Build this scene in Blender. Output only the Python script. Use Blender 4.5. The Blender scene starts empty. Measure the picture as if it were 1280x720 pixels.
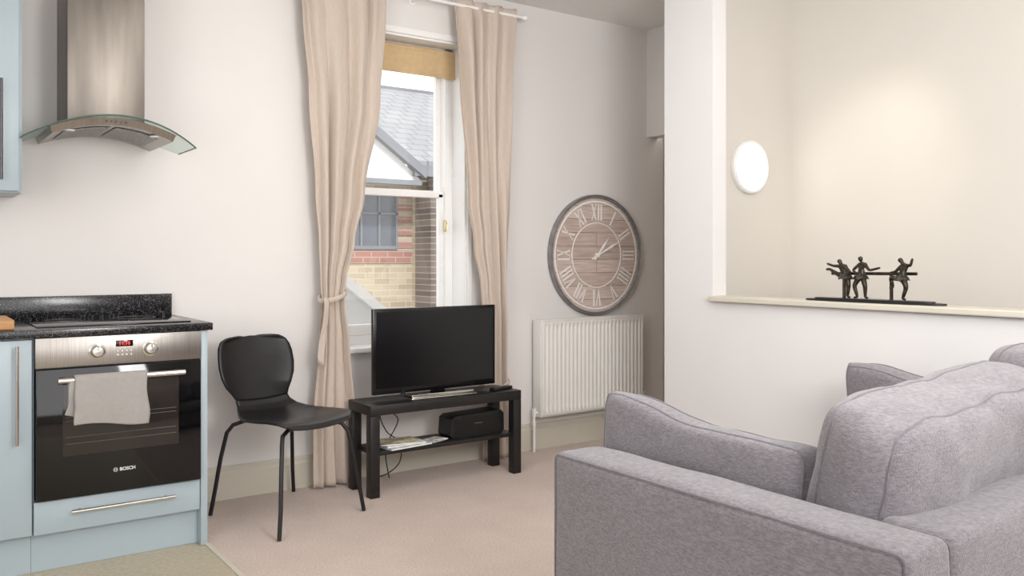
import bpy, bmesh, math, random
from mathutils import Matrix, Vector, noise
from math import sin, cos, pi, radians, sqrt
random.seed(4)
SC=bpy.context.scene
try:
    SC.view_settings.view_transform='Standard'
except Exception: pass
COL=SC.collection
WM={}
# ------------------------------------------------------------ materials
def S(r,g,b):
    f=lambda c:(c/255/12.92) if c/255<=0.04045 else ((c/255+0.055)/1.055)**2.4
    return (f(r),f(g),f(b),1)
def mat(name,col,rough=.6,metal=0,var=0,scale=8,bump=0,bscale=300,stretch=(1,1,1),bstretch=None,sheen=0,spec=None,coat=0,ramp=(.35,.65),var2=0,scale2=6,stretch2=(1,1,1),hi=None):
    m=bpy.data.materials.new(name); m.use_nodes=True
    nt=m.node_tree; b=nt.nodes['Principled BSDF']
    b.inputs['Base Color'].default_value=col; b.inputs['Roughness'].default_value=rough; b.inputs['Metallic'].default_value=metal
    if sheen: b.inputs['Sheen Weight'].default_value=sheen
    if spec is not None: b.inputs['Specular IOR Level'].default_value=spec
    if coat: b.inputs['Coat Weight'].default_value=coat
    tc=nt.nodes.new('ShaderNodeTexCoord')
    def nz(sc,st,c0,c1,rp):
        mp=nt.nodes.new('ShaderNodeMapping'); mp.inputs['Scale'].default_value=st
        n=nt.nodes.new('ShaderNodeTexNoise'); n.inputs['Scale'].default_value=sc; n.inputs['Detail'].default_value=5
        r=nt.nodes.new('ShaderNodeValToRGB')
        r.color_ramp.elements[0].position=rp[0]; r.color_ramp.elements[1].position=rp[1]
        r.color_ramp.elements[0].color=c0; r.color_ramp.elements[1].color=c1
        nt.links.new(tc.outputs['Object'],mp.inputs[0]); nt.links.new(mp.outputs[0],n.inputs['Vector']); nt.links.new(n.outputs['Fac'],r.inputs[0])
        return r.outputs[0]
    if var:
        o=nz(scale,stretch,tuple(max(0,c*(1-var)) for c in col[:3])+(1,),hi or tuple(min(1,c*(1+var)) for c in col[:3])+(1,),ramp)
        if var2:
            o2=nz(scale2,stretch2,(1-var2,)*3+(1,),(1+var2,)*3+(1,),(.3,.7))
            mx=nt.nodes.new('ShaderNodeMixRGB'); mx.blend_type='MULTIPLY'; mx.inputs[0].default_value=1
            nt.links.new(o,mx.inputs[1]); nt.links.new(o2,mx.inputs[2]); o=mx.outputs[0]
        nt.links.new(o,b.inputs['Base Color'])
    if bump:
        mp=nt.nodes.new('ShaderNodeMapping'); mp.inputs['Scale'].default_value=bstretch or (1,1,1)
        n=nt.nodes.new('ShaderNodeTexNoise'); n.inputs['Scale'].default_value=bscale; n.inputs['Detail'].default_value=3
        bp=nt.nodes.new('ShaderNodeBump'); bp.inputs['Strength'].default_value=bump; bp.inputs['Distance'].default_value=.004
        nt.links.new(tc.outputs['Object'],mp.inputs[0]); nt.links.new(mp.outputs[0],n.inputs['Vector'])
        nt.links.new(n.outputs['Fac'],bp.inputs['Height']); nt.links.new(bp.outputs[0],b.inputs['Normal'])
    return m
def emat(name,col,st):
    m=bpy.data.materials.new(name); m.use_nodes=True; b=m.node_tree.nodes['Principled BSDF']
    b.inputs['Base Color'].default_value=col; b.inputs['Emission Color'].default_value=col; b.inputs['Emission Strength'].default_value=st
    return m
def glassmat(name,tint,gl=.07,rough=.02):
    m=bpy.data.materials.new(name); m.use_nodes=True; nt=m.node_tree; nt.nodes.clear()
    o=nt.nodes.new('ShaderNodeOutputMaterial'); t=nt.nodes.new('ShaderNodeBsdfTransparent'); g=nt.nodes.new('ShaderNodeBsdfGlossy')
    mx=nt.nodes.new('ShaderNodeMixShader'); t.inputs[0].default_value=tint; g.inputs['Roughness'].default_value=rough; mx.inputs[0].default_value=gl
    nt.links.new(t.outputs[0],mx.inputs[1]); nt.links.new(g.outputs[0],mx.inputs[2]); nt.links.new(mx.outputs[0],o.inputs[0])
    return m
def brickmat(name,c1,c2,mortar,bw=.23,bh=.075,ms=.006,rot=True,rough=.9,off=.5):
    m=bpy.data.materials.new(name); m.use_nodes=True; nt=m.node_tree; b=nt.nodes['Principled BSDF']; b.inputs['Roughness'].default_value=rough
    tc=nt.nodes.new('ShaderNodeTexCoord'); mp=nt.nodes.new('ShaderNodeMapping')
    if rot: mp.inputs['Rotation'].default_value=(-pi/2,0,0)
    br=nt.nodes.new('ShaderNodeTexBrick'); br.inputs['Color1'].default_value=c1; br.inputs['Color2'].default_value=c2; br.inputs['Mortar'].default_value=mortar
    br.inputs['Scale'].default_value=1; br.inputs['Brick Width'].default_value=bw; br.inputs['Row Height'].default_value=bh; br.inputs['Mortar Size'].default_value=ms
    br.offset=off
    nt.links.new(tc.outputs['Object'],mp.inputs[0]); nt.links.new(mp.outputs[0],br.inputs['Vector']); nt.links.new(br.outputs['Color'],b.inputs['Base Color'])
    return m
M={}
M['wall']=mat('wall_paint',S(226,222,219),.75,var=.015,scale=2,bump=.05,bscale=250)
M['wall2']=mat('partition_paint',S(222,220,219),.75,var=.01,scale=2,bump=.05,bscale=250)
M['wallw']=mat('stairwell_paint',S(217,212,204),.75,var=.015,scale=2)
M['ceil']=mat('ceiling_paint',S(234,232,229),.85,var=.01,scale=2)
M['trim']=mat('trim_paint',S(204,198,184),.45,var=.02,scale=5)
M['white']=mat('white_gloss',S(238,237,235),.35,var=.01,scale=5)
M['carpet']=mat('carpet',S(201,182,171),.98,var=.16,scale=130,bump=.8,bscale=350,sheen=.2,var2=.05,scale2=5)
M['vinyl']=mat('vinyl_floor',S(184,174,152),.5,var=.10,scale=60,bump=.05,bscale=60,var2=.04,scale2=4)
M['blue']=mat('cabinet_blue',S(166,180,187),.35,var=.01,scale=4)
M['blued']=mat('cabinet_blue_edge',S(144,160,168),.4,var=.01,scale=4)
M['steel']=mat('brushed_steel',S(164,159,154),.34,1,var=.12,scale=6,stretch=(60,1,1),bump=.05,bscale=60,bstretch=(1,40,40))
M['steelv']=mat('brushed_steel_hood',S(126,119,112),.42,1,var=.16,scale=5,stretch=(3,1,.4))
M['mesh']=mat('filter_mesh',S(150,148,145),.5,.6,var=.3,scale=120)
M['chrome']=mat('satin_chrome',S(205,202,196),.22,1)
M['gun']=mat('dark_satin_steel',S(96,96,98),.35,1)
M['granite']=mat('black_granite',S(20,20,22),.2,var=.5,scale=230,ramp=(.52,.66),hi=S(96,96,100))
M['blackglass']=mat('black_glass',S(9,9,11),.06)
M['ovenin']=mat('oven_window_glass',S(46,41,38),.08,var=.3,scale=3)
M['hob']=mat('ceramic_hob',S(20,20,23),.05)
M['red']=emat('red_display',(1,.03,.02,1),2.5)
M['dark']=mat('dark_plastic',S(18,18,19),.4)
M['text']=mat('white_print',S(215,215,212),.5)
M['wood']=mat('chopping_board_wood',S(196,146,96),.5,var=.2,scale=6,stretch=(1,12,12))
M['towel']=mat('towel_cloth',S(158,154,150),.95,var=.03,scale=60,bump=.25,bscale=500,sheen=.2)
M['curtain']=mat('linen_curtain',S(198,183,170),.9,var=.035,scale=150,stretch=(1,1,.15),bump=.15,bscale=400,bstretch=(1,1,.3),sheen=.15,var2=.025,scale2=40,stretch2=(1,1,.1))
M['blind']=mat('blind_fabric',S(204,176,134),.8,var=.05,scale=30)
M['benchb']=mat('black_brown_laminate',S(24,21,21),.45,var=.25,scale=5,stretch=(1,14,14))
M['chair']=mat('black_lacquered_ply',S(24,23,25),.36,var=.15,scale=4,stretch=(1,8,8))
M['screen']=mat('tv_screen',S(5,5,7),.22)
M['tvb']=mat('tv_bezel',S(11,11,12),.22)
M['radi']=mat('radiator_enamel',S(232,229,224),.32)
M['sofa']=mat('chenille_fabric',S(121,116,121),.92,var=.26,scale=170,stretch=(.45,.45,1.5),bump=.9,bscale=300,sheen=.35,ramp=(.32,.68),var2=.08,scale2=40,stretch2=(1,1,3))
M['sofad']=mat('chenille_piping',S(108,103,108),.92,var=.15,scale=90,sheen=.4)
M['bronze']=mat('bronze',S(62,56,48),.38,.7,var=.5,scale=60)
M['bronzeb']=mat('dark_patina',S(34,34,33),.45,.3)
M['clockf']=mat('clock_metal_frame',S(132,129,128),.5,.1,var=.2,scale=14)
M['rack']=mat('rack_wire',S(105,100,96),.5,.3)
M['cream']=mat('clock_paint',S(240,236,231),.7,var=.04,scale=50)
M['rubber']=mat('black_cable',S(15,15,15),.5)
M['paper1']=mat('magazine_cover',S(190,180,150),.4,var=.6,scale=14)
M['paper2']=mat('booklet_cover',S(200,205,208),.4,var=.4,scale=18)
M['mag3']=mat('leaflet',S(220,215,205),.5,var=.5,scale=25)
M['brown']=mat('door_wood',S(176,160,142),.5,var=.12,scale=4,stretch=(8,8,1))
M['foot']=mat('dark_wood',S(60,44,34),.5,var=.12,scale=4,stretch=(8,8,1))
M['brass']=mat('aged_brass',S(196,180,140),.35,.8)
M['glass']=glassmat('window_glass',(1,1,1,1),.05)
M['hglass']=glassmat('hood_glass',(.86,.92,.90,1),.14)
M['hedge']=mat('glass_edge',S(84,104,98),.15)
M['bricky']=brickmat('yellow_brick',S(178,166,142),S(162,148,126),S(182,176,166))
M['brickr']=brickmat('red_brick',S(162,118,108),S(150,106,96),S(170,158,150))
M['brickb']=brickmat('brown_brick',S(116,104,94),S(90,80,74),S(144,136,128),ms=.006)
M['slate']=brickmat('slate_roof',S(146,147,149),S(136,138,141),S(116,118,122),.3,.22,.014,rot=False)
M['greyp']=mat('grey_painted_timber',S(118,121,126),.6,var=.05,scale=3)
M['render']=mat('white_render',S(206,206,204),.9,var=.03,scale=2)
M['pale']=mat('grey_render',S(186,186,184),.9,var=.05,scale=2)
M['lead']=mat('dark_window',S(92,98,106),.1)
M['lamp']=emat('lamp_diffuser',(1,.98,.95,1),4)
def plankmat():
    m=bpy.data.materials.new('clock_planks'); m.use_nodes=True; nt=m.node_tree; b=nt.nodes['Principled BSDF']; b.inputs['Roughness'].default_value=.75
    tc=nt.nodes.new('ShaderNodeTexCoord'); mp=nt.nodes.new('ShaderNodeMapping'); mp.inputs['Rotation'].default_value=(-pi/2,0,0)
    br=nt.nodes.new('ShaderNodeTexBrick'); br.offset=.5
    for k,v in (('Color1',S(216,199,190)),('Color2',S(198,179,170)),('Mortar',S(150,130,121))): br.inputs[k].default_value=v
    br.inputs['Scale'].default_value=1; br.inputs['Brick Width'].default_value=3; br.inputs['Row Height'].default_value=.085; br.inputs['Mortar Size'].default_value=.0022
    m2=nt.nodes.new('ShaderNodeMapping'); m2.inputs['Scale'].default_value=(3,1,45)
    n=nt.nodes.new('ShaderNodeTexNoise'); n.inputs['Scale'].default_value=2; n.inputs['Detail'].default_value=6
    r=nt.nodes.new('ShaderNodeValToRGB'); r.color_ramp.elements[0].position=.35; r.color_ramp.elements[1].position=.7
    r.color_ramp.elements[0].color=(.76,.73,.72,1); r.color_ramp.elements[1].color=(1.08,1.08,1.08,1)
    mx=nt.nodes.new('ShaderNodeMixRGB'); mx.blend_type='MULTIPLY'; mx.inputs[0].default_value=1
    L=nt.links.new
    L(tc.outputs['Object'],mp.inputs[0]); L(mp.outputs[0],br.inputs['Vector']); L(tc.outputs['Object'],m2.inputs[0]); L(m2.outputs[0],n.inputs['Vector'])
    L(n.outputs['Fac'],r.inputs[0]); L(br.outputs['Color'],mx.inputs[1]); L(r.outputs[0],mx.inputs[2]); L(mx.outputs[0],b.inputs['Base Color'])
    return m
M['planks']=plankmat()
# ------------------------------------------------------------ geometry
def J(*gs):
    V=[];F=[]
    for v,f in gs:
        o=len(V); V+=list(v); F+=[tuple(i+o for i in q) for q in f]
    return V,F
def box(x0,x1,y0,y1,z0,z1,bev=0,seg=2):
    bm=bmesh.new(); bmesh.ops.create_cube(bm,size=1)
    for v in bm.verts: v.co=Vector(((x0+x1)/2+v.co.x*(x1-x0),(y0+y1)/2+v.co.y*(y1-y0),(z0+z1)/2+v.co.z*(z1-z0)))
    if bev: bmesh.ops.bevel(bm,geom=bm.edges[:],offset=bev,segments=seg,affect='EDGES',profile=.5)
    bm.verts.index_update()
    g=([v.co.copy() for v in bm.verts],[tuple(v.index for v in f.verts) for f in bm.faces]); bm.free(); return g
def tube(pts,r,n=10,closed=False,caps=True):
    pts=[Vector(p) for p in pts]; N=len(pts); rs=r if isinstance(r,(list,tuple)) else [r]*N
    V=[];F=[]; prev=None
    for i,p in enumerate(pts):
        if closed: t=(pts[(i+1)%N]-pts[i-1])
        else: t=(pts[min(i+1,N-1)]-pts[max(i-1,0)])
        t.normalize()
        if prev is None:
            a=Vector((0,0,1)) if abs(t.z)<.9 else Vector((1,0,0)); u=t.cross(a).normalized()
        else:
            u=(prev-t*prev.dot(t)); u.normalize()
        prev=u; w=t.cross(u)
        for k in range(n):
            a=2*pi*k/n; V.append(p+u*cos(a)*rs[i]+w*sin(a)*rs[i])
    for i in range(N if closed else N-1):
        for k in range(n):
            a=i*n+k;b=i*n+(k+1)%n;c=((i+1)%N)*n+(k+1)%n;d=((i+1)%N)*n+k
            F.append((a,b,c,d))
    if not closed and caps:
        F.append(tuple(range(n))[::-1]); F.append(tuple((N-1)*n+k for k in range(n)))
    return V,F
def lathe(prof,n=48,cap=True):
    V=[];F=[]
    for r,z in prof:
        for k in range(n):
            a=2*pi*k/n; V.append(Vector((r*cos(a),r*sin(a),z)))
    for i in range(len(prof)-1):
        for k in range(n):
            F.append((i*n+k,i*n+(k+1)%n,(i+1)*n+(k+1)%n,(i+1)*n+k))
    if cap:
        if prof[0][0]>1e-6: F.append(tuple(range(n))[::-1])
        if prof[-1][0]>1e-6: F.append(tuple((len(prof)-1)*n+k for k in range(n)))
    return V,F
def ring(prof,n=64):
    g=lathe(prof+[prof[0]],n,False); return g
def grid(fn,nu,nv):
    V=[Vector(fn(i/nu,j/nv)) for j in range(nv+1) for i in range(nu+1)]
    F=[(j*(nu+1)+i,j*(nu+1)+i+1,(j+1)*(nu+1)+i+1,(j+1)*(nu+1)+i) for j in range(nv) for i in range(nu)]
    return V,F
def prism(poly,a0,a1,axis='y'):
    def P(p,a):
        return Vector((p[0],a,p[1])) if axis=='y' else (Vector((a,p[0],p[1])) if axis=='x' else Vector((p[0],p[1],a)))
    n=len(poly); V=[P(p,a0) for p in poly]+[P(p,a1) for p in poly]
    F=[tuple(range(n)),tuple(range(2*n-1,n-1,-1))]+[(i,(i+1)%n,n+(i+1)%n,n+i) for i in range(n)]
    return V,F
def T(g,m): return [m@Vector(v) for v in g[0]],g[1]
def mk(name,g,m,parent=None,label=None,cat=None,smooth=30,kind=None,group=None,solid=0,sub=0):
    V=[Vector(v) for v in g[0]]
    lo=Vector([min(v[i] for v in V) for i in range(3)]); hi=Vector([max(v[i] for v in V) for i in range(3)])
    c=Vector(((lo.x+hi.x)/2,(lo.y+hi.y)/2,lo.z))
    me=bpy.data.meshes.new(name); me.from_pydata([v-c for v in V],[],g[1]); me.validate()
    bm=bmesh.new(); bm.from_mesh(me)
    bmesh.ops.recalc_face_normals(bm,faces=bm.faces[:]); bm.to_mesh(me); bm.free()
    me.materials.append(M[m] if isinstance(m,str) else m)
    if smooth:
        for p in me.polygons: p.use_smooth=True
        me.set_sharp_from_angle(angle=radians(smooth))
    ob=bpy.data.objects.new(name,me); COL.objects.link(ob); ob.location=c
    reg(ob,Matrix.Translation(c),parent,label,cat,kind,group)
    if solid:
        s=ob.modifiers.new('Solidify','SOLIDIFY'); s.thickness=solid; s.offset=0
    if sub:
        s=ob.modifiers.new('Subdivision','SUBSURF'); s.levels=sub; s.render_levels=sub
    return ob
def reg(ob,mw,parent,label,cat,kind=None,group=None):
    WM[ob.name]=mw
    if parent is not None:
        ob.parent=parent; ob.matrix_parent_inverse=WM[parent.name].inverted()
    if label: ob['label']=label
    if cat: ob['category']=cat
    if kind: ob['kind']=kind
    if group: ob['group']=group
def thing(name,loc,label,cat,group=None):
    ob=bpy.data.objects.new(name,None); ob.empty_display_size=.05; COL.objects.link(ob); ob.location=loc
    reg(ob,Matrix.Translation(Vector(loc)),None,label,cat,None,group); return ob
def frontM(x,y,z):  # local x right, y up, z toward the room (-Y)
    return Matrix(((1,0,0,x),(0,0,-1,y),(0,1,0,z),(0,0,0,1)))
def text(s,size,m,ext=.0005,bold=0):
    cu=bpy.data.curves.new('lettering','FONT'); cu.body=s; cu.size=size; cu.extrude=ext; cu.align_x='CENTER'; cu.align_y='CENTER'; cu.offset=bold
    o=bpy.data.objects.new('lettering',cu); COL.objects.link(o)
    me=bpy.data.meshes.new_from_object(o.evaluated_get(bpy.context.evaluated_depsgraph_get()))
    g=([m@v.co for v in me.vertices],[tuple(p.vertices) for p in me.polygons])
    bpy.data.objects.remove(o); bpy.data.meshes.remove(me); bpy.data.curves.remove(cu); return g
def cushP(hx,hy,hz,fn=None,seed=0,edge=.35,amp=.008,p=4,rc=0):
    def P(u,v,w):
        e=max(0,(1-abs(u)**p)*(1-abs(v)**p))**.5
        z=hz*w*(edge+(1-edge)*e)
        x=hx*(u-(.07*w*w*u*abs(u)**5)); y=hy*(v-(.07*w*w*v*abs(v)**5))
        x*=1-.05*abs(v)**5-rc*abs(v)**8; y*=1-.05*abs(u)**5-rc*abs(u)**8
        q=Vector((x,y,z))
        d=noise.noise(Vector((x*5+seed,y*5,w*1.3)))+.35*noise.noise(Vector((x*14+seed,y*14,w*2)))
        q.z+=amp*d*(1 if w>0 else -1)*abs(w)
        q.x+=amp*.7*noise.noise(Vector((y*8,seed,w)))*abs(u); q.y+=amp*.7*noise.noise(Vector((x*8,seed+5,w)))*abs(v)
        return fn(q,u,v,w) if fn else q
    return P
def cush(P,n=22,nw=6):
    bm=bmesh.new(); vs={}
    def gv(a,b,c):
        k=(a,b,c)
        if k not in vs: vs[k]=bm.verts.new(P(-1+2*a/n,-1+2*b/n,-1+2*c/nw))
        return vs[k]
    for c in (0,nw):
        for a in range(n):
            for b in range(n): bm.faces.new((gv(a,b,c),gv(a+1,b,c),gv(a+1,b+1,c),gv(a,b+1,c)))
    for c in range(nw):
        for a in range(n):
            for b in (0,n):
                bm.faces.new((gv(a,b,c),gv(a+1,b,c),gv(a+1,b,c+1),gv(a,b,c+1)))
                bm.faces.new((gv(b,a,c),gv(b,a+1,c),gv(b,a+1,c+1),gv(b,a,c+1)))
    bm.verts.index_update(); g=([v.co.copy() for v in bm.verts],[tuple(v.index for v in f.verts) for f in bm.faces]); bm.free(); return g
def piping(P,w,r=.004,n=24):
    pts=[]
    for i in range(n): pts.append(P(-1+2*i/n,-1,w))
    for i in range(n): pts.append(P(1,-1+2*i/n,w))
    for i in range(n): pts.append(P(1-2*i/n,1,w))
    for i in range(n): pts.append(P(-1,1-2*i/n,w))
    return tube(pts,r,6,closed=True)
# ------------------------------------------------------------ room shell
WY=4.22; CZ=2.70
def st(name,g,m,smooth=0): return mk(name,g,m,kind='structure',smooth=smooth)
OX0,OX1,OZ0,OZ1=1.88,2.68,.69,2.40
st('wall_window',J(box(-1.6,OX0,WY,WY+.3,0,CZ),box(OX1,4.42,WY,WY+.3,0,CZ),box(OX0,OX1,WY,WY+.3,0,OZ0),box(OX0,OX1,WY,WY+.3,OZ1,CZ)),'wall')
st('wall_left',box(-1.7,-1.6,-1.6,WY+.3,0,CZ),'wall')
st('wall_front',box(-1.7,4.42,-1.7,-1.6,0,CZ),'wall')
st('wall_partition',J(box(3.3,3.4,2.92,3.25,0,CZ),box(3.3,3.4,-1.6,2.92,0,.95)),'wall2')
st('wall_stairwell',box(3.4,4.22,3.15,3.25,0,CZ),'wallw')
st('wall_right',box(4.22,4.32,-1.6,3.25,0,CZ),'wallw')
st('wall_passage',box(4.115,4.22,3.25,WY,1.98,CZ),'wall')
st('trim_1',box(3.265,3.435,-1.6,2.92,.953,.980,.006),'trim')
st('ceiling',box(-1.7,4.42,-1.7,WY+.3,CZ,CZ+.1),'ceil')
st('floor',J(box(1.035,4.42,-1.7,WY+.3,-.1,0),box(-1.7,1.035,-1.7,1.0,-.1,0)),'carpet')
st('floor_kitchen',box(-1.7,1.03,1.0,WY+.3,-.1,-.001),'vinyl')
st('trim_2',box(1.022,1.042,1.0,3.6,-.002,.004,.002),'trim')
def bb(x0,x1,name):
    prof=[(WY,0),(WY-.018,0),(WY-.018,.125),(WY-.012,.135),(WY-.012,.15),(WY-.006,.16),(WY,.16)]
    st(name,prism(prof,x0,x1,'x'),'trim')
bb(1.045,4.24,'baseboard_window')
st('baseboard_partition',box(3.285,3.3,-1.6,3.25,0,.15,.004),'trim')
st('door_1',J(box(4.27,4.31,3.25,WY,0,2.0),box(4.225,4.269,3.25,3.31,0,1.98)),'brown')
# ------------------------------------------------------------ window
w=st('window_1',J(box(OX0,OX0+.06,4.36,4.46,OZ0,OZ1),box(OX1-.06,OX1,4.36,4.46,OZ0,OZ1),box(OX0,OX1,4.36,4.46,OZ1-.07,OZ1),box(OX0,OX1,4.36,4.46,OZ0,OZ0+.05)),'white')
mk('sash',J(box(OX0+.06,OX1-.06,4.38,4.415,1.52,1.56,.004),box(OX0+.06,OX1-.06,4.375,4.41,.74,.80,.004),
  box(OX0+.06,OX0+.085,4.38,4.41,.74,1.54),box(OX1-.09,OX1-.06,4.38,4.41,.74,1.54),
  box(OX0+.06,OX0+.085,4.415,4.445,1.54,OZ1-.07),box(OX1-.09,OX1-.06,4.415,4.445,1.54,OZ1-.07)),'white',w,smooth=0)
mk('glass_pane',J(box(OX0+.08,OX1-.085,4.394,4.397,.78,1.53),box(OX0+.08,OX1-.085,4.428,4.431,1.55,OZ1-.07)),'glass',w,smooth=0)
mk('window_sill',box(OX0-.04,OX1+.04,WY-.04,4.37,.665,.692,.006),'white',w)
mk('window_catch',J(box(OX1-.07,OX1-.06,4.345,4.362,1.32,1.39,.003),tube([(OX1-.065,4.345,1.38),(OX1-.065,4.33,1.365),(OX1-.065,4.328,1.33)],.004,8)),'brass',w)
mk('jamb_lining',J(box(OX0,OX0+.012,WY+.002,4.36,OZ0,OZ1),box(OX1-.012,OX1,WY+.002,4.36,OZ0,OZ1),box(OX0,OX1,WY+.002,4.36,OZ1-.012,OZ1)),'white',w,smooth=0)
st('trim_3',J(box(OX0-.02,OX1+.02,WY-.012,WY,OZ1,OZ1+.035,.004),box(OX1,OX1+.03,WY-.012,WY,OZ0,OZ1+.035,.004),box(OX0-.03,OX0,WY-.012,WY,OZ0,OZ1+.035,.004)),'white')
b=thing('roller_blind',(2.28,4.33,2.2),'tan fabric roller blind rolled up in the window','blind')
mk('blind_fabric',box(OX0+.014,OX1-.014,4.325,4.328,2.225,2.36),'blind',b)
mk('roller',T(tube([(0,0,0),(OX1-OX0-.04,0,0)],.018,16),Matrix.Translation((OX0+.02,4.338,2.36))),'blind',b)
mk('bottom_bar',box(OX0+.014,OX1-.014,4.32,4.333,2.212,2.23,.003),'blind',b)
# ------------------------------------------------------------ curtains
RY=4.115
def curtain(rows,nf,label,x,seed,tz=.98):
    th=thing('curtain',(x,RY,0.01),label,'curtain')
    rows=sorted(rows)
    def at(z):
        for a,b_ in zip(rows,rows[1:]):
            if a[0]<=z<=b_[0]:
                k=(z-a[0])/(b_[0]-a[0]); k=k*k*(3-2*k); return [a[i]+(b_[i]-a[i])*k for i in range(1,4)]
        return list(rows[-1][1:])
    z0,z1=rows[0][0],rows[-1][0]
    def f(u,v):
        z=z0+(z1-z0)*v; xl,xr,am=at(z)
        uu=u+.07*noise.noise(Vector((u*3.2,z*.55,seed)))+.03*noise.noise(Vector((u*7,z*.9,seed+9)))
        ph=2*pi*nf*uu
        am2=am*max(.10,(.5+1.1*noise.noise(Vector((u*4+seed,z*.7,0)))))
        top=max(0,min(1,(z-2.545)/.03))
        y=RY+am2*(sin(ph)+.16*sin(2*ph+1.3+z))*(1-.55*top)+.010*noise.noise(Vector((u*7,z*1.8,seed+3)))
        xx=xl+(xr-xl)*u+.12*am*cos(ph)
        return (xx,max(RY-.06,min(y,4.2)),z-(.012*abs(sin(ph*.5)) if v>.995 else 0))
    mk('curtain_panel',grid(f,200,100),'curtain',th,smooth=60,solid=.003)
    xl,xr,am=at(tz); cx=(xl+xr)/2; hw=(xr-xl)/2+.012
    pts=[(cx+hw*cos(a),RY+(.046)*sin(a),tz-.005+.012*sin(a+1)) for a in [2*pi*k/28 for k in range(28)]]
    V,F=tube(pts,.007,8,closed=True)
    V=[Vector((p[0],p[1],tz-.005+(p[2]-tz+.005)*1.9)) for p in V]
    mk('tieback',(V,F),'curtain',th)
    return th
cl=curtain([(.012,1.70,1.945,.035),(.35,1.70,1.925,.035),(.75,1.73,1.895,.03),(.93,1.742,1.872,.028),(.98,1.744,1.866,.026),(1.05,1.738,1.88,.028),(1.25,1.73,1.93,.032),(1.5,1.71,1.985,.036),(2.0,1.675,2.075,.040),(2.4,1.64,2.105,.040),(2.63,1.60,2.115,.036)],4,
 'full-length beige linen curtain tied back beside the chair and window',1.82,1.3)
def tail(u,v):
    z=.975-.33*v; return (1.735+.03*u-.028*v+.006*sin(v*6),RY-.055-.006*sin(u*3+v*5),z-.02*u)
mk('tieback_tail',grid(tail,4,14),'curtain',cl,smooth=60,solid=.003)
curtain([(.012,2.72,2.94,.03),(.40,2.735,2.89,.027),(.50,2.735,2.885,.026),(.82,2.722,2.888,.028),(1.0,2.702,2.884,.03),(1.25,2.655,2.893,.034),(1.5,2.612,2.905,.036),(2.2,2.555,2.93,.040),(2.63,2.525,2.96,.036)],4,
 'full-length beige linen curtain hanging behind the television',2.8,7.7,.44)
r=thing('curtain_rod',(2.3,RY,2.585),'white metal curtain rod fixed above the window','curtain rod')
mk('rod',tube([(1.5,RY,2.585),(3.0,RY,2.585)],.009,14),'white',r)
mk('finial',T(lathe([(0,0),(.010,.002),(.011,.006),(.015,.012),(.018,.022),(.015,.032),(.008,.037),(0,.039)],20),Matrix.Translation((3.0,RY,2.585))@Matrix.Rotation(pi/2,4,'Y')),'white',r)
mk('bracket',J(tube([(2.975,RY,2.585),(2.975,WY,2.585)],.006),tube([(2.975,WY-.006,2.585),(2.975,WY,2.585)],.020,16)),'white',r)
mk('bracket',J(tube([(2.32,RY,2.585),(2.32,WY,2.585)],.006),tube([(2.32,WY-.006,2.585),(2.32,WY,2.585)],.020,16)),'white',r)
# ------------------------------------------------------------ kitchen
KF=3.60
def barhandle(p0,p1,off,parent,m='chrome',r=.006,lb='brushed metal bar handle'):
    p0=Vector(p0);p1=Vector(p1);dv=(p1-p0).normalized(); o=Vector(off)
    return mk('handle',J(tube([p0+o,p1+o],r,12),tube([p0+dv*.03,p0+dv*.03+o],r*.8,10),tube([p1-dv*.03,p1-dv*.03+o],r*.8,10)),m,parent,label=lb)
c=thing('base_cabinet',(.1,3.9,0),'pale blue kitchen base cabinet with slab door beside the oven','cabinet')
mk('body',box(-.195,.403,KF+.02,4.18,.145,.873),'blued',c,smooth=0)
dd=mk('door',box(-.192,.402,KF,KF+.019,.15,.868,.002),'blue',c)
barhandle((.352,KF,.49),(.352,KF,.85),(0,-.03,0),dd)
mk('plinth',box(-.195,.403,KF+.045,KF+.06,0,.144),'blue',c,smooth=0)
c=thing('oven_cabinet',(.71,3.9,0),'pale blue built-in oven housing with a drawer below','cabinet')
mk('side_panel',box(1.006,1.032,KF-.005,4.18,0,.873,.001),'blue',c)
mk('side_panel',box(.405,.411,KF+.02,4.18,.145,.873),'blued',c,smooth=0)
mk('back_panel',box(.412,1.005,4.165,4.18,.145,.873),'blued',c,smooth=0)
mk('bottom_panel',box(.412,1.005,KF+.02,4.164,.25,.268),'blued',c,smooth=0)
dr=mk('drawer',J(box(.408,1.003,KF,KF+.019,.147,.268,.002),box(.42,.99,KF+.02,4.05,.16,.245)),'blue',c)
barhandle((.53,KF,.222),(.90,KF,.222),(0,-.03,0),dr,r=.007)
mk('plinth',box(.404,1.005,KF+.045,KF+.06,0,.146),'blue',c,smooth=0)
mk('worktop',box(-.2,1.05,KF-.02,4.217,.875,.905,.003),'granite',None,'black speckled granite worktop over the pale blue cabinets','worktop')
mk('upstand',box(-.2,1.04,4.187,4.218,.905,1.003,.003),'granite',None,'black speckled granite upstand along the wall behind the hob','upstand')
hb_=thing('hob',(.705,3.9,.905),'black ceramic glass hob set on the granite worktop','hob')
mk('glass_top',box(.425,.985,3.66,4.14,.9055,.911,.002),'hob',hb_)
for x,y,r_ in ((.56,3.80,.085),(.56,4.02,.065),(.84,3.80,.065),(.84,4.02,.085)):
    mk('cooking_zone',T(ring([(r_,0),(r_+.0015,0),(r_+.0015,.0004),(r_,.0004)],48),Matrix.Translation((x,y,.911))),'rack',hb_,smooth=0)
mk('chopping_board',box(-.02,.35,3.63,3.93,.9055,.943,.006),'wood',None,'light wooden chopping board lying on the black worktop','chopping board')
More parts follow.
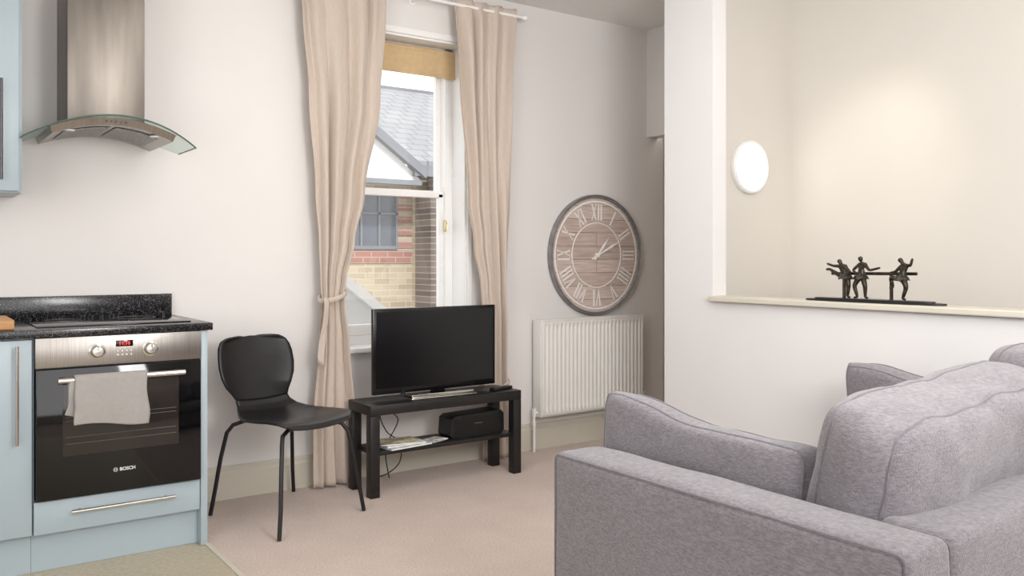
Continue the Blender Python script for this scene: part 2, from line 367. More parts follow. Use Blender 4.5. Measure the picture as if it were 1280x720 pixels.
# oven
ov=thing('oven',(.71,3.8,.27),'built-in stainless steel and black glass electric oven','oven')
mk('body',box(.415,1.003,KF+.003,4.15,.272,.872),'dark',ov,smooth=0)
cp=mk('control_panel',box(.411,1.004,KF-.018,KF+.002,.762,.873,.002),'steel',ov)
od=mk('door',box(.413,1.002,KF-.02,KF+.002,.273,.757,.003),'blackglass',ov)
mk('door_window',box(.50,.915,KF-.0215,KF-.0195,.43,.70,.0005),'ovenin',od)
mk('oven_rack',J(*[tube([(.51,KF-.0222,z),(.905,KF-.0222,z)],.0010,6) for z in (.475,.50,.56,.575)]),'rack',od,label='thin metal rack lines behind the glass')
mk('handle',J(tube([(.48,KF-.055,.716),(.93,KF-.055,.716)],.011,14),box(.487,.507,KF-.055,KF-.019,.706,.726,.003),box(.903,.923,KF-.055,KF-.019,.706,.726,.003)),'chrome',od,label='round brushed metal oven door handle')
for x in (.617,.808):
    k=mk('knob',T(lathe([(.030,0),(.030,.004),(.024,.006),(.021,.024),(.018,.027),(0,.028)],32),frontM(x,KF-.018,.815)),'chrome',ov)
    mk('knob_marker',box(x-.0012,x+.0012,KF-.0475,KF-.046,.818,.834),'dark',k,smooth=0)
mk('display',box(.683,.745,KF-.0195,KF-.0175,.828,.852,.0008),'blackglass',ov)
mk('display_digits',text('11:16',.019,frontM(.714,KF-.0198,.840)),'red',ov,smooth=0)
for i in range(4):
    x=.690+.016*i
    for z in (.797,.812):
        mk('button',T(lathe([(.005,0),(.005,.002),(.004,.003),(0,.003)],16),frontM(x,KF-.018,z)),'chrome',ov)
lx=.682
mk('logo',J(text('BOSCH',.0175,frontM(.725,KF-.0205,.357),bold=.0005),T(ring([(.0062,0),(.0078,0),(.0078,.0008),(.0062,.0008)],32),frontM(lx,KF-.0203,.357)),
   box(lx-.0040,lx-.0027,KF-.0212,KF-.0203,.3535,.3605),box(lx+.0027,lx+.0040,KF-.0212,KF-.0203,.3535,.3605),box(lx-.0027,lx+.0027,KF-.0212,KF-.0203,.3565,.3575)),'text',ov,smooth=0)
# towel
def tow(x0,x1,front,back,off,seed):
    path=[]
    hy=KF-.055; hz=.716; R=.0125+off
    for i in range(8): path.append((hy+R,hz-back*(1-i/8)))
    for i in range(9):
        a=pi*i/8; path.append((hy+R*cos(a),hz+R*sin(a)))
    for i in range(1,17): path.append((hy-R-.004*sin(i/16*pi),hz-front*i/16))
    n=len(path)-1
    def f(u,v):
        k=v*n; i=min(int(k),n-1); t=k-i; y=path[i][0]*(1-t)+path[i+1][0]*t; z=path[i][1]*(1-t)+path[i+1][1]*t
        d=max(0,(v-.55))*2
        y-=d*(.006*sin(u*9+seed)+.006+.004*noise.noise(Vector((u*5,v*4,seed))))
        x=x0+(x1-x0)*u+.01*noise.noise(Vector((v*4,u,seed)))+d*(u-.6)*.012
        return (x,y,z+d*.012*sin(u*4+seed))
    return grid(f,30,60)
tt=thing('hand_towel',(.67,KF-.06,.52),'light grey towel folded over the oven door handle','towel')
mk('cloth',tow(.535,.785,.172,.13,.004,1.),'towel',tt,smooth=60,solid=.006)
mk('folded_layer',tow(.512,.62,.130,.10,-.0045,2.5),'towel',tt,smooth=60,solid=.004)
# wall cabinet
c=thing('wall_cabinet',(.1,4.04,1.42),'pale blue wall-mounted kitchen cabinet above the worktop','cabinet')
mk('body',box(-.195,.40,3.89,WY-.002,1.425,2.33,.001),'blue',c)
dd=mk('door',box(-.193,.388,3.868,3.889,1.43,2.33,.002),'blue',c)
barhandle((.325,3.868,1.47),(.325,3.868,1.86),(0,-.03,0),dd,m='gun',lb='dark metal bar handle')
# hood
h=thing('extractor_hood',(.713,4.0,1.6),'stainless steel chimney extractor hood with curved glass canopy','extractor hood')
mk('chimney',box(.567,.865,3.935,WY-.002,1.73,2.55,.003),'steelv',h)
def canopy(u,v):
    x=.396+.654*u; k=(u-.5)*2; z=1.735-.092*k*k
    yf=3.70+.13*k*k; yb=4.205-.10*k*k*k*k; y=yf+(yb-yf)*v
    return (x,y,z)
mk('glass_canopy',grid(canopy,40,8),'hglass',h,smooth=60,solid=.006)
mk('glass_edge',tube([canopy(i/40,0) for i in range(41)]+[canopy(1,.5),canopy(1,1)],.0034,8),'hedge',h)
mk('glass_edge',tube([canopy(0,0),canopy(0,.5),canopy(0,1)],.0034,8),'hedge',h)
def hx_(k): return 1.728-.092*(k*.72)**2
def top_(u,v):
    k=(u-.5)*2; return (.715+.235*k,3.735+.02*k*k+(.45-.02*k*k)*v,hx_(k))
def bot_(u,v):
    k=(u-.5)*2; return (.715+.225*k,3.75+.02*k*k+(.43-.02*k*k)*v,hx_(k)-.026)
N1=24
g1=grid(top_,N1,4); g2=grid(bot_,N1,4)
def strip(f1,f2,vv): 
    return grid(lambda u,v: Vector(f1(u,vv)).lerp(Vector(f2(u,vv)),v),N1,1)
def endc(uu): return grid(lambda u,v: Vector(top_(uu,u)).lerp(Vector(bot_(uu,u)),v),4,1)
mk('filter_housing',J(g1,g2,strip(top_,bot_,0),strip(top_,bot_,1),endc(0),endc(1)),'steel',h,smooth=40)
for u0,u1 in ((.10,.48),(.52,.90)):
    def gf(u,v,u0=u0,u1=u1):
        p=bot_(u0+(u1-u0)*u,.15+.7*v); return (p[0],p[1],p[2]-.003-.0015*(int(u*40)%2))
    mk('grease_filter',grid(gf,40,4),'mesh',h,smooth=0,solid=.002)
for k in (-.72,.72): mk('hood_lamp',T(lathe([(0,-.004),(.020,-.004),(.022,0),(0,.001)],20),Matrix.Translation((.715+.225*k,3.80,hx_(k)-.0275))),'white',h)
mk('control_button',J(*[T(lathe([(.004,0),(.004,.003),(0,.003)],12),frontM(.679+.018*i,3.744,1.715)) for i in range(5)]),'dark',h)
# ------------------------------------------------------------ chair
ch=thing('dining_chair',(1.45,3.806,0),'black bent plywood dining chair with black metal legs','chair')
XM=Matrix.Translation((1.45,3.806,0))@Matrix.Rotation(-2.889,4,'Z')
prof=[(.245,.422,.30),(.24,.438,.36),(.215,.449,.40),(.16,.452,.43),(.08,.446,.445),(0,.441,.44),(-.06,.441,.41),(-.11,.447,.365),(-.15,.458,.32),(-.18,.478,.285),(-.197,.505,.275),(-.205,.54,.305),(-.212,.575,.345),(-.22,.62,.385),(-.23,.67,.40),(-.242,.72,.395),(-.253,.755,.38),(-.262,.782,.348),(-.266,.794,.29),(-.268,.799,.20)]
def shell(a,b_):
    sub=prof[a:b_]; n=len(sub)-1
    def f(u,v):
        k=v*n;i=min(int(k),n-1);t=k-i
        p=[sub[i][j]*(1-t)+sub[i+1][j]*t for j in range(3)]; s=(u-.5)*2
        isb=max(0,min(1,(p[1]-.48)/.1))
        x=p[2]/2*s+isb*.025; y=p[0]+isb*.035*s*s; z=p[1]+(1-isb)*.014*s*s
        return XM@Vector((x,y,z))
    return grid(f,24,n*4)
mk('seat',shell(0,11),'chair',ch,smooth=60,solid=.011)
mk('backrest',shell(10,len(prof)),'chair',ch,smooth=60,solid=.011)
inv=XM.inverted()
for fx,fy in ((1.155,3.979),(1.612,4.146),(1.282,3.456),(1.754,3.644)):
    p=inv@Vector((fx,fy,.006))
    pts=[(p.x,p.y,.004),(p.x*.93,p.y*.95,.12),(p.x*.86,p.y*.88,.26),(p.x*.78,p.y*.80,.375),(p.x*.70,p.y*.72,.41),(p.x*.5,p.y*.62,.426),(p.x*.05,p.y*.55,.429)]
    mk('leg',T(tube(pts,.0095,10),XM),'dark',ch)
mk('underframe',T(box(-.09,.09,-.14,.14,.427,.435,.002),XM),'dark',ch)
# ------------------------------------------------------------ tv bench + things
BX0,BX1,BY0,BY1=1.865,2.765,3.80,4.055
t=thing('tv_bench',((BX0+BX1)/2,3.93,0),'black-brown low rectangular television bench with open shelf','tv bench')
mk('top',box(BX0,BX1,BY0,BY1,.40,.45,.002),'benchb',t)
mk('shelf',box(BX0+.03,BX1-.03,BY0+.02,BY1-.02,.20,.22,.001),'benchb',t)
for x in (BX0,BX1-.05):
    for y in (BY0,BY1-.05): mk('leg',box(x,x+.05,y,y+.05,0,.399,.002),'benchb',t)
tv=thing('television',(2.31,3.92,.45),'black flat-screen television on a silver stand','television')
TX0,TX1,TZ0,TZ1=1.93,2.665,.482,.913
mk('body',J(box(TX0,TX1,3.905,3.93,TZ0,TZ1,.004),box(TX0+.12,TX1-.12,3.93,3.965,TZ0+.04,TZ1-.14,.012)),'tvb',tv)
mk('screen',box(TX0+.017,TX1-.017,3.903,3.906,TZ0+.03,TZ1-.017),'screen',tv,smooth=0)
mk('stand',J(box(2.14,2.48,3.855,3.975,.4505,.459,.003),box(2.27,2.35,3.91,3.93,.455,.50,.003)),'tvb',tv)
mk('stand_trim',J(box(2.11,2.50,3.83,3.86,.4505,.458,.003),box(2.12,2.49,3.848,3.862,.458,.474,.003)),'chrome',tv)
rm=thing('remote_control',(2.69,3.90,.45),'small black remote control lying on the bench top','remote control')
XR=Matrix.Translation((2.68,3.87,.4505))@Matrix.Rotation(.25,4,'Z')
mk('case',T(box(-.075,.075,-.02,.02,.0,.017,.005),XR),'dark',rm)
mk('button_pad',T(J(*[box(-.05+.018*i,-.04+.018*i,-.012+.010*j,-.006+.010*j,.017,.0185) for i in range(6) for j in range(3)]),XR),'rack',rm,smooth=0)
sp=thing('speaker',(2.53,3.92,.22),'compact black speaker on the lower shelf of the bench','speaker')
pl=[(2.37,.2205),(2.685,.2205),(2.70,.235),(2.697,.325),(2.68,.342),(2.39,.334),(2.367,.32),(2.36,.235)]
mk('case',prism(pl,3.87,4.0),'dark',sp)
mk('grille',J(*[box(2.385,2.675,3.865,3.871,.243+.009*i,.247+.009*i) for i in range(9)]),'benchb',sp,smooth=0)
mk('name_plate',box(2.505,2.555,3.863,3.866,.285,.291),'rack',sp,smooth=0)
zz=.2205
for i,(x,y,a,sx,sy,hh,m_,lb,nm) in enumerate([(2.09,3.905,.12,.25,.19,.008,'paper2','pale printed booklet lying on the bench shelf','magazine'),(2.08,3.91,.02,.22,.16,.007,'mag3','printed booklet in the middle of the shelf pile','magazine'),(2.06,3.91,-.18,.20,.15,.006,'paper1','colourful magazine on top of the shelf pile','magazine'),(2.28,3.90,.35,.12,.09,.005,'mag3','small white leaflet lying on the bench shelf','leaflet')]):
    z=zz if i<3 else .2205
    X=Matrix.Translation((x,y,z))@Matrix.Rotation(a,4,'Z')
    o=thing(nm,(x,y,z),lb,nm)
    mk('cover',T(J(box(-sx/2,sx/2,-sy/2,sy/2,hh-.001,hh),box(-sx/2,-sx/2+.001,-sy/2,sy/2,0,hh)),X),m_,o,smooth=0)
    mk('pages',T(box(-sx/2+.001,sx/2-.002,-sy/2+.002,sy/2-.002,0,hh-.001),X),'white',o,smooth=0)
    zz+=hh+.0004
def spline(pts,n=8):
    P=[Vector(p) for p in pts]; P=[P[0]]+P+[P[-1]]; out=[]
    for i in range(1,len(P)-2):
        for k in range(n):
            s=k/n; a,b_,c_,d_=P[i-1],P[i],P[i+1],P[i+2]
            out.append(.5*((2*b_)+(c_-a)*s+(2*a-5*b_+4*c_-d_)*s*s+(3*b_-a-3*c_+d_)*s**3))
    out.append(P[-2]); return out
mk('power_cable',tube(spline([(2.20,4.075,.46),(2.06,4.075,.37),(2.09,4.075,.26),(2.17,4.07,.19),(2.16,4.07,.08),(2.05,4.065,.03),(1.98,4.07,.07),(2.0,4.08,.17)]),.003,6),'rubber',None,'thin black power cable hanging behind the bench','cable')
mk('power_cable',tube(spline([(2.22,4.095,.46),(2.14,4.097,.36),(2.17,4.097,.30),(2.10,4.099,.16),(2.12,4.10,.004)]),.003,6),'rubber',None,'thin black cable dropping from the television','cable')
# ------------------------------------------------------------ radiator
RX0,RX1,RZ0,RZ1=3.14,3.985,.21,.79
ra=thing('radiator',((RX0+RX1)/2,4.15,RZ0),'white ribbed panel radiator mounted on the wall under the clock','radiator')
nr=26
def rib(u,v):
    x=RX0+.012+(RX1-RX0-.024)*u; z=RZ0+(RZ1-RZ0)*v
    e=min(1,max(0,(.5-abs(v-.5)-.045)/.03)); ph=(u*nr)%1
    d=max(0,min(1,(abs(ph-.5)-.18)/.1))
    return (x,4.118+.010*e*d*1.0,z)
mk('front_panel',grid(rib,nr*10,24),'radi',ra,smooth=40,solid=.002)
mk('casing',J(box(RX0,RX0+.012,4.116,4.195,RZ0,RZ1,.003),box(RX1-.012,RX1,4.116,4.195,RZ0,RZ1,.003),box(RX0+.01,RX1-.01,4.175,4.195,RZ0,RZ1-.01)),'radi',ra)
mk('top_grille',J(box(RX0,RX1,4.114,4.122,RZ1-.004,RZ1+.006,.001),box(RX0,RX1,4.188,4.196,RZ1-.004,RZ1+.006,.001),*[box(RX0+.004+i*.0210,RX0+.012+i*.0210,4.12,4.19,RZ1-.002,RZ1+.004) for i in range(40)]),'radi',ra,smooth=0)
mk('valve',J(tube([(RX0-.02,4.155,0.0),(RX0-.02,4.155,.235)],.008,10),tube([(RX0-.02,4.155,.235),(RX0+.005,4.155,.235)],.009,10),tube([(RX0-.02,4.155,.215),(RX0-.02,4.155,.265)],.012,14),tube([(RX0-.02,4.155,.16),(RX0-.02,4.155,.175)],.012,6)),'white',ra)
mk('valve',J(tube([(RX1+.03,4.155,0.0),(RX1+.03,4.155,.235)],.008,10),tube([(RX1+.03,4.155,.235),(RX1-.005,4.155,.235)],.009,10),tube([(RX1+.03,4.155,.215),(RX1+.03,4.155,.295)],.018,16)),'white',ra)
# ------------------------------------------------------------ clock
CXc,CZc,R=3.653,1.186,.387
ck=thing('wall_clock',(CXc,4.19,CZc-R),'large round weathered wooden clock with grey rim and roman numerals','clock')
FM=frontM(CXc,4.214,CZc)
mk('rim',T(ring([(R-.022,0),(R,0),(R,.026),(R-.004,.033),(R-.009,.026),(R-.011,.023),(R-.015,.028),(R-.020,.028),(R-.024,.018)],96),FM),'clockf',ck,smooth=40)
mk('face',T(lathe([(R-.020,.004),(R-.020,.016),(0,.016)],96),FM),'planks',ck,smooth=0)
mk('inner_ring',T(ring([(.203,.016),(.209,.016),(.209,.020),(.203,.020)],72),FM),'cream',ck,smooth=0)
mk('outer_ring',T(ring([(.338,.016),(.348,.016),(.348,.020),(.338,.020)],72),FM),'cream',ck,smooth=0)
def stroke(x0,y0,x1,y1,w_):
    dx=w_/2; return prism([(x0-dx,y0),(x0+dx,y0),(x1+dx,y1),(x1-dx,y1)],.0165,.0195,'z')
def numeral(s,hh=.096):
    out=[];wd={'I':.024,'V':.050,'X':.050}; tot=sum(wd[c_] for c_ in s); x=-tot/2; y0,y1=-hh/2,hh/2
    ser=lambda cx,y,w_=.018:stroke(cx,y-.002,cx,y+.002,w_)
    for c_ in s:
        cx=x+wd[c_]/2
        if c_=='I': out+=[stroke(cx,y0,cx,y1,.010),ser(cx,y0),ser(cx,y1)]
        if c_=='V': out+=[stroke(cx-.016,y1,cx,y0,.010),stroke(cx+.016,y1,cx,y0,.005),ser(cx-.016,y1),ser(cx+.016,y1,.014)]
        if c_=='X': out+=[stroke(cx-.016,y1,cx+.016,y0,.010),stroke(cx+.016,y1,cx-.016,y0,.005)]+[ser(cx+a,b_,.015) for a in(-.016,.016) for b_ in (y0,y1)]
        x+=wd[c_]
    return J(*out)
for i,s in enumerate(['XII','I','II','III','IIII','V','VI','VII','VIII','IX','X','XI']):
    a=-i*pi/6
    mk('numeral',T(numeral(s),FM@Matrix.Rotation(a,4,'Z')@Matrix.Translation((0,.273,0))),'cream',ck,smooth=0)
def hand(L,w_,tail,a,z): return T(prism([(-w_,-tail),(w_,-tail),(w_*.6,0),(w_*1.4,L*.55),(w_*.5,L*.72),(0,L),(-w_*.5,L*.72),(-w_*1.4,L*.55),(-w_*.6,0)],z,z+.003,'z'),FM@Matrix.Rotation(a,4,'Z'))
mk('minute_hand',hand(.235,.006,.06,-radians(64),.030),'cream',ck,smooth=0)
mk('hour_hand',hand(.15,.007,.04,-radians(40),.025),'cream',ck,smooth=0)
mk('hub',T(lathe([(0.014,.016),(.014,.034),(.010,.037),(0,.038)],24),FM),'cream',ck)
# ------------------------------------------------------------ wall light
wl=thing('wall_light',(3.85,3.15,1.5),'round white glowing bulkhead light on the stairwell wall','wall light')
LM=frontM(3.853,3.148,1.672)
mk('rim',T(ring([(.128,0),(.148,0),(.148,.018),(.143,.024),(.134,.026),(.128,.022)],64),LM),'white',wl)
mk('diffuser',T(lathe([(.130,.003),(.130,.018),(.11,.026),(.06,.03),(0,.031)],48),LM),'lamp',wl,smooth=60)
# ------------------------------------------------------------ sofa
so=thing('sofa',(2.39,1.40,0),'grey chenille two-seater sofa with square arms and loose cushions','sofa')
SX0,SX1,SY0,SY1=1.515,3.255,.875,1.93
def softbox(x0,x1,y0,y1,z0,z1,r_=.03,seed=0,amp=.005,n=14):
    V,F=box(x0,x1,y0,y1,z0,z1,r_,4)
    bm=bmesh.new(); vs=[bm.verts.new(v) for v in V]
    for f in F: bm.faces.new([vs[i] for i in f])
    es=[e for e in bm.edges if e.calc_length()>.08]
    bmesh.ops.subdivide_edges(bm,edges=es,cuts=n,use_grid_fill=True)
    cx,cy,cz=(x0+x1)/2,(y0+y1)/2,(z0+z1)/2
    for v in bm.verts:
        q=v.co*5+Vector((seed,0,0)); a=(v.co.x-cx)/((x1-x0)/2); b_=(v.co.y-cy)/((y1-y0)/2); c_=(v.co.z-cz)/((z1-z0)/2)
        d=Vector((noise.noise(q),noise.noise(q+Vector((9,0,0))),noise.noise(q+Vector((0,9,0)))))*amp
        if abs(a)>.97: v.co.x+=math.copysign(.008*(1-b_*b_)*(1-c_*c_),a)
        if c_>.97: v.co.z+=.010*(1-a*a)*(1-b_**4)
        v.co+=d
    bm.verts.index_update(); g=([v.co.copy() for v in bm.verts],[tuple(v.index for v in f.verts) for f in bm.faces]); bm.free(); return g
mk('base',softbox(SX0+.16,SX1-.16,SY0+.10,SY1-.03,.08,.30,.02),'sofa',so,smooth=50)
def arc(cy,cz,r_,a0,a1,n=7): return [(cy+r_*cos(a0+(a1-a0)*i/n),cz+r_*sin(a0+(a1-a0)*i/n)) for i in range(n+1)]
for x0,x1,sd in ((SX0,SX0+.17,1),(SX1-.17,SX1,2)):
    a=mk('armrest',softbox(x0,x1,SY0,SY1,.06,.62,.024,sd),'sofa',so,smooth=50)
    rr=.020; i_=.006
    yz=[(SY0+i_,.08)]+arc(SY0+i_+rr,.62-i_-rr,rr,pi,pi/2)+arc(SY1-i_-rr,.62-i_-rr,rr,pi/2,0)+[(SY1-i_,.08)]
    for xx in (x0+i_,x1-i_):
        pts=[]
        for p,q in zip(yz,yz[1:]):
            k=max(1,int(math.hypot(q[0]-p[0],q[1]-p[1])/.03))
            for j in range(k): pts.append((xx,p[0]+(q[0]-p[0])*j/k,p[1]+(q[1]-p[1])*j/k))
        pts.append((xx,)+yz[-1])
        mk('piping',tube(pts,.004,6),'sofad',a)
mk('backrest',softbox(SX0+.172,SX1-.172,SY0+.002,SY0+.17,.06,.622,.024,3),'sofa',so,smooth=50)
for i,(x0,x1) in enumerate(((1.69,2.386),(2.39,3.085))):
    P=cushP((x1-x0)/2,.44,.085,lambda q,u,v,w_:q+Vector(((x0+x1)/2,1.50,.385)),seed=i*3,edge=.8,amp=.006,p=6)
    sc=mk('seat_cushion',cush(P),'sofa',so,smooth=60)
    mk('piping',piping(P,.9),'sofad',sc)
def backc(cx,hw,tilt,seed,zc,hh,yc,rz=0,th=.14,ry=0):
    X=Matrix.Translation((cx,yc,zc))@Matrix.Rotation(ry,4,'Y')@Matrix.Rotation(rz,4,'Z')@Matrix.Rotation(pi/2+tilt,4,'X')
    def fn(q,u,v,w_):
        q.y-=.012*(1-abs(u))**2*(1 if v>0 else 0)*v
        return X@q
    P=cushP(hw,hh,th,fn,seed=seed,edge=.66,amp=.020,p=4,rc=.04)
    bc=mk('back_cushion',cush(P,40,10),'sofa',so,smooth=80)
    mk('piping',piping(P,.88,.0035,40),'sofad',bc); mk('piping',piping(P,-.88,.0035,40),'sofad',bc)
backc(2.105,.43,.24,2,.672,.200,1.13,.04,.13,-.055)
backc(2.82,.28,.18,8,.70,.222,1.15,-.04,.125,0)
for x in (SX0+.08,SX1-.08):
    for y in (SY0+.08,SY1-.08): mk('leg',T(lathe([(.022,0),(.03,.07),(.03,.08)],16),Matrix.Translation((x,y,0))),'foot',so)
def sidec(x,sgn,seed,lb,up):
    X=Matrix.Translation((x,1.60,.598))@Matrix.Rotation(sgn*.10,4,'Y')@Matrix.Rotation(pi/2,4,'Y')
    def fn(q,u,v,w_):
        p=X@q
        k=max(0,min(1,(v+.1)/.95)); k=k*k*(3-2*k); tt_=max(0,(-u+.4)/1.4); p.z+=up*k*tt_; p.y+=.015*k*tt_
        return p
    P=cushP(.122,.365,.064,fn,seed=seed,edge=.7,amp=.008,p=6)
    s_=thing('side_cushion',(x,1.60,.48),lb,'cushion')
    mk('cushion_body',cush(P,24,6),'sofa',s_,smooth=60); mk('piping',J(piping(P,.9),piping(P,-.9)),'sofad',s_)
sidec(1.768,1,3,'grey chenille bolster cushion leaning on the near sofa armrest',.05)
sidec(3.01,-1,11,'grey chenille bolster cushion leaning on the far sofa armrest',.05)
# ------------------------------------------------------------ sculpture
sx=3.35; sy=2.09
sc=thing('sculpture',(sx,sy,.981),'dark bronze sculpture of three ballet dancers practising at a barre','sculpture')
def L3(a,d_,z): return Vector((sx-d_,sy-a,.981+z))
n=40
out=[]
for k in range(n):
    a=2*pi*k/n; ca,sa=cos(a),sin(a)
    out.append((sx-.050*math.copysign(abs(sa)**.6,sa)*(1+.08*sin(5*a)),sy-.315*math.copysign(abs(ca)**.7,ca)))
mk('base',prism(out,.9805,.988,'z'),'bronzeb',sc)
mk('base_plinth',prism([((q[0]-sx)*.8+sx,(q[1]-sy)*.86+sy) for q in out],.988,.994,'z'),'bronzeb',sc)
bz=.015
mk('barre',J(tube([L3(-.205,-.022,bz+.104),L3(.185,-.022,bz+.108)],.0070,10),tube([L3(-.145,-.022,.01),L3(-.145,-.022,bz+.104)],.0075,8),tube([L3(.075,-.022,.01),L3(.075,-.022,bz+.106)],.0075,8)),'bronze',sc)
def dancer(a0,d0,j,s=1.0):
    names=list(j.keys()); vs=[L3(a0+v[0]*s,d0+v[1]*s,bz+v[2]*s) for v in [j[k][0] for k in names]]
    ed=[(names.index(j[k][2]),i) for i,k in enumerate(names) if j[k][2]]
    lo=min(v.z for v in vs); c_=Vector((sx-d0,sy-a0,lo))
    me=bpy.data.meshes.new('dancer'); me.from_pydata([v-c_ for v in vs],ed,[]); me.materials.append(M['bronze'])
    ob=bpy.data.objects.new('dancer',me); COL.objects.link(ob); ob.location=c_
    reg(ob,Matrix.Translation(c_),sc,None,None)
    m_=ob.modifiers.new('Skin','SKIN'); m_.use_smooth_shade=True
    for i,k in enumerate(names):
        r_=j[k][1]*1.3; me.skin_vertices[0].data[i].radius=(r_,r_); me.skin_vertices[0].data[i].use_root=(i==0)
    s_=ob.modifiers.new('Subdivision','SUBSURF'); s_.levels=2; s_.render_levels=2
    hp=L3(a0+j['pelvis'][0][0]*s,d0+j['pelvis'][0][1]*s,bz+j['pelvis'][0][2]*s)
    pr=[(.010,.010),(.019,.003),(.028,-.008),(.032,-.016),(.028,-.015),(.011,-.004)]
    g=ring(pr,30); g=([Vector((v.x,v.y,v.z+.004*sin(7*math.atan2(v.y,v.x))*(sqrt(v.x**2+v.y**2)/.036))) for v in g[0]],g[1])
    mk('skirt',T(g,Matrix.Translation(hp)),'bronze',ob,smooth=60)
def body(p,ch_,hd,lk,lf,rk,rf,le,lh,re,rh):
    P_=Vector(p);C=Vector(ch_);H=Vector(hd)
    return {'pelvis':(p,.0135,None),'waist':(tuple(P_.lerp(C,.45)),.0090,'pelvis'),'chest':(ch_,.0120,'waist'),'neck':(tuple(C.lerp(H,.55)),.0045,'chest'),'head':(hd,.0092,'neck'),
     'top':(tuple(H+(H-C)*.28+Vector((-.004,0,0))),.0062,'head'),
     'lhip':((p[0]-.008,p[1],p[2]-.012),.0110,'pelvis'),'lknee':(lk,.0078,'lhip'),'lank':(lf,.0048,'lknee'),'ltoe':((lf[0]-.016,lf[1]+.004,lf[2]-.003),.0038,'lank'),
     'rhip':((p[0]+.008,p[1],p[2]-.012),.0110,'pelvis'),'rknee':(rk,.0078,'rhip'),'rank':(rf,.0048,'rknee'),'rtoe':((rf[0]+.016,rf[1]+.004,rf[2]-.003),.0038,'rank'),
     'lsh':((ch_[0]-.012,ch_[1],ch_[2]+.006),.0062,'chest'),'lel':(le,.0050,'lsh'),'lhand':(lh,.0036,'lel'),
     'rsh':((ch_[0]+.012,ch_[1],ch_[2]+.006),.0062,'chest'),'rel':(re,.0050,'rsh'),'rhand':(rh,.0036,'rel')}
dancer(-.112,.016,body((0,0,.098),(-.018,0,.132),(-.030,0,.158),(-.050,-.01,.104),(-.094,-.02,.124),(.016,.004,.052),(.008,0,.006),(-.054,.01,.138),(-.092,.002,.148),(.028,.012,.112),(.008,-.020,.108)))
dancer(-.040,.016,body((0,0,.100),(.004,0,.140),(-.002,0,.170),(-.026,.010,.056),(-.014,.004,.006),(.022,.004,.054),(.020,0,.006),(-.032,.010,.120),(-.012,.010,.104),(.042,.005,.120),(.086,-.006,.132)))
dancer(.142,.016,body((0,0,.098),(.012,0,.136),(-.004,0,.163),(-.046,.006,.092),(-.036,.0,.052),(.020,0,.052),(.004,0,.006),(-.024,.004,.116),(-.058,-.014,.112),(.042,.006,.142),(.050,.006,.172)))
# ------------------------------------------------------------ outside
nb=thing('neighbouring_building',(5,10.5,-1.5),'yellow brick building with red bands and pale slate roof','building')
mk('brick_wall',box(2.0,5.6,10,10.3,-1.5,2.12),'bricky',nb,smooth=0)
mk('red_band',box(2.0,5.52,9.985,10,1.10,1.26),'brickr',nb,smooth=0)
mk('red_quoin',J(*[box(5.29,5.5,9.985,10,1.30+.16*i,1.38+.16*i) for i in range(5)]),'brickr',nb,smooth=0)
wn=mk('building_window',J(box(4.2,5.28,9.96,10,1.28,1.32),box(4.2,5.28,9.96,10,1.97,2.0),*[box(x,x+.028,9.965,9.998,1.3,1.98) for x in (4.25,4.75,5.0,5.252)],box(4.2,5.28,9.965,9.998,1.72,1.745)),'greyp',nb,smooth=0)
mk('window_glass',box(4.22,5.27,9.985,9.995,1.31,1.98),'lead',wn,smooth=0)
mk('roof',prism([(9.75,2.36),(9.75,2.42),(13.2,4.05),(13.2,3.95)],2.0,9.5,'x'),'slate',nb,smooth=0)
mk('ridge',box(2,9.5,13.15,13.35,3.96,4.08),'greyp',nb,smooth=0)
mk('gable',prism([(3.2,2.12),(5.45,2.12),(5.35,2.22),(4.2,3.12),(3.2,2.3)],9.62,9.7),'render',nb,smooth=0)
mk('bargeboard',J(prism([(4.1,3.12),(4.1,3.25),(5.45,2.30),(5.45,2.17)],9.52,9.62),box(5.30,6.6,9.55,9.75,2.20,2.34),box(3.2,5.4,9.55,9.62,2.08,2.14)),'greyp',nb,smooth=0)
mk('eaves_wall',box(5.5,9.0,9.9,10.2,-1.5,2.38),'bricky',nb,smooth=0)
mk('brick_pier',J(box(5.47,6.6,9.45,9.85,-1.5,1.95),box(5.62,6.6,9.5,9.8,1.95,2.2)),'brickb',nb,smooth=0)
pw=thing('parapet_wall',(2.8,5.5,-1.5),'low sloping parapet wall with white coping outside the window','parapet')
mk('coping',prism([(1.8,1.50),(3.4,.25),(3.4,.33),(1.8,1.58)],5.4,5.62),'render',pw,smooth=0)
mk('wall_face',prism([(1.8,-1.5),(3.4,-1.5),(3.4,.25),(1.8,1.50)],5.45,5.57),'pale',pw,smooth=0)
mk('ground',box(-20,30,4.6,40,-1.6,-1.5),'pale',smooth=0,kind='structure')
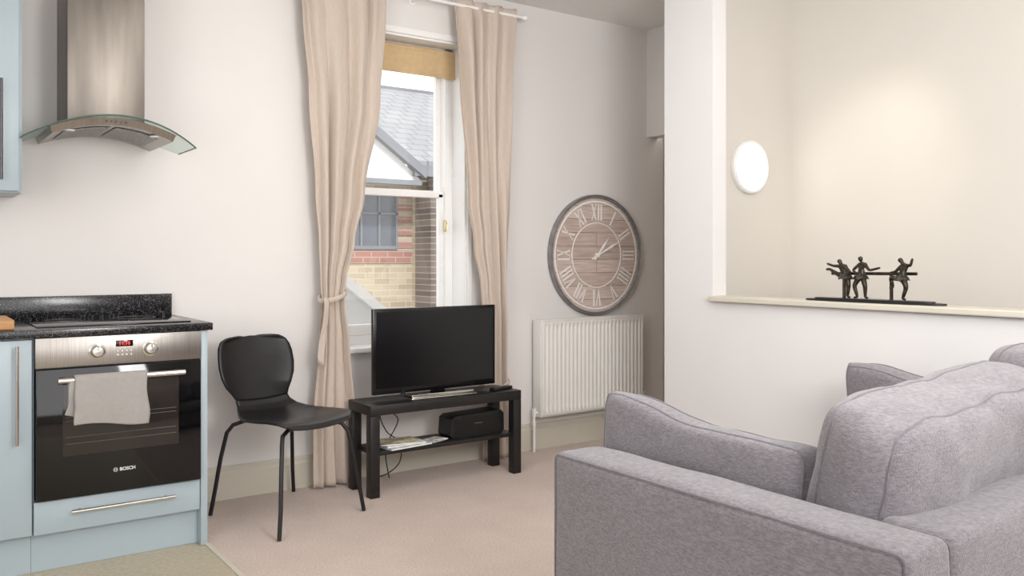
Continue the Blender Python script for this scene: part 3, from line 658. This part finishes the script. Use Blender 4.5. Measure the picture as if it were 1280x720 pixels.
# ------------------------------------------------------------ lights, world, camera
def area(name,loc,target,sx_,sy_,power,col):
    l=bpy.data.lights.new(name,'AREA'); l.shape='RECTANGLE'; l.size=sx_; l.size_y=sy_; l.energy=power; l.color=col
    o=bpy.data.objects.new(name,l); COL.objects.link(o); o.location=loc
    o.rotation_euler=(Vector(target)-Vector(loc)).to_track_quat('-Z','Y').to_euler(); return o
area('daylight_fill',(1.2,-1.5,1.45),(1.8,3,1.35),4.4,2.2,82,(.985,.99,1))  # added broad fill behind the camera; the wall there has no window
area('daylight_fill_side',(-1.5,1.6,1.6),(3.4,3.6,1.3),2.6,1.7,54,(.965,.985,1))  # unseen side fill, added in front of the solid left wall
area('ceiling_fill',(2.15,2.45,2.66),(2.4,2.7,0),2.0,2.0,30,(1,.99,.98))  # soft overhead fill added above the view, not a room fitting
area('upward_fill',(1.6,.2,1.7),(2.9,3.0,2.7),.8,.8,46,(1,.99,.98))  # added out of view to brighten the ceiling and far wall
area('stairwell_light',(3.8,.6,2.6),(3.95,2.0,0.8),.5,1.2,6,(1,.98,.95))
p=bpy.data.lights.new('stairwell_spotlight','SPOT'); p.energy=12; p.color=(1,.86,.70); p.shadow_soft_size=.08; p.spot_size=radians(70); p.spot_blend=1
o=bpy.data.objects.new('stairwell_spotlight',p); COL.objects.link(o); o.location=(3.52,2.3,2.35)
o.rotation_euler=(Vector((4.22,2.62,1.55))-o.location).to_track_quat('-Z','Y').to_euler()
s=bpy.data.lights.new('sun','SUN'); s.energy=3.2; s.angle=.05; s.color=(1,.98,.95)
o=bpy.data.objects.new('sun',s); COL.objects.link(o); o.rotation_euler=(radians(42),0,radians(-20))
w_=bpy.data.worlds.new('sky'); SC.world=w_; w_.use_nodes=True
bg=w_.node_tree.nodes['Background']; bg.inputs[0].default_value=(.98,.985,1,1); bg.inputs[1].default_value=2.0
cam=bpy.data.cameras.new('camera'); co=bpy.data.objects.new('camera',cam); COL.objects.link(co)
cam.sensor_width=36; cam.lens=1080/1280*36; cam.shift_y=-38/1280; cam.clip_start=.05
co.location=(0,0,1.17); co.rotation_euler=(pi/2,0,-math.atan2(.5797,.8148))
SC.camera=co
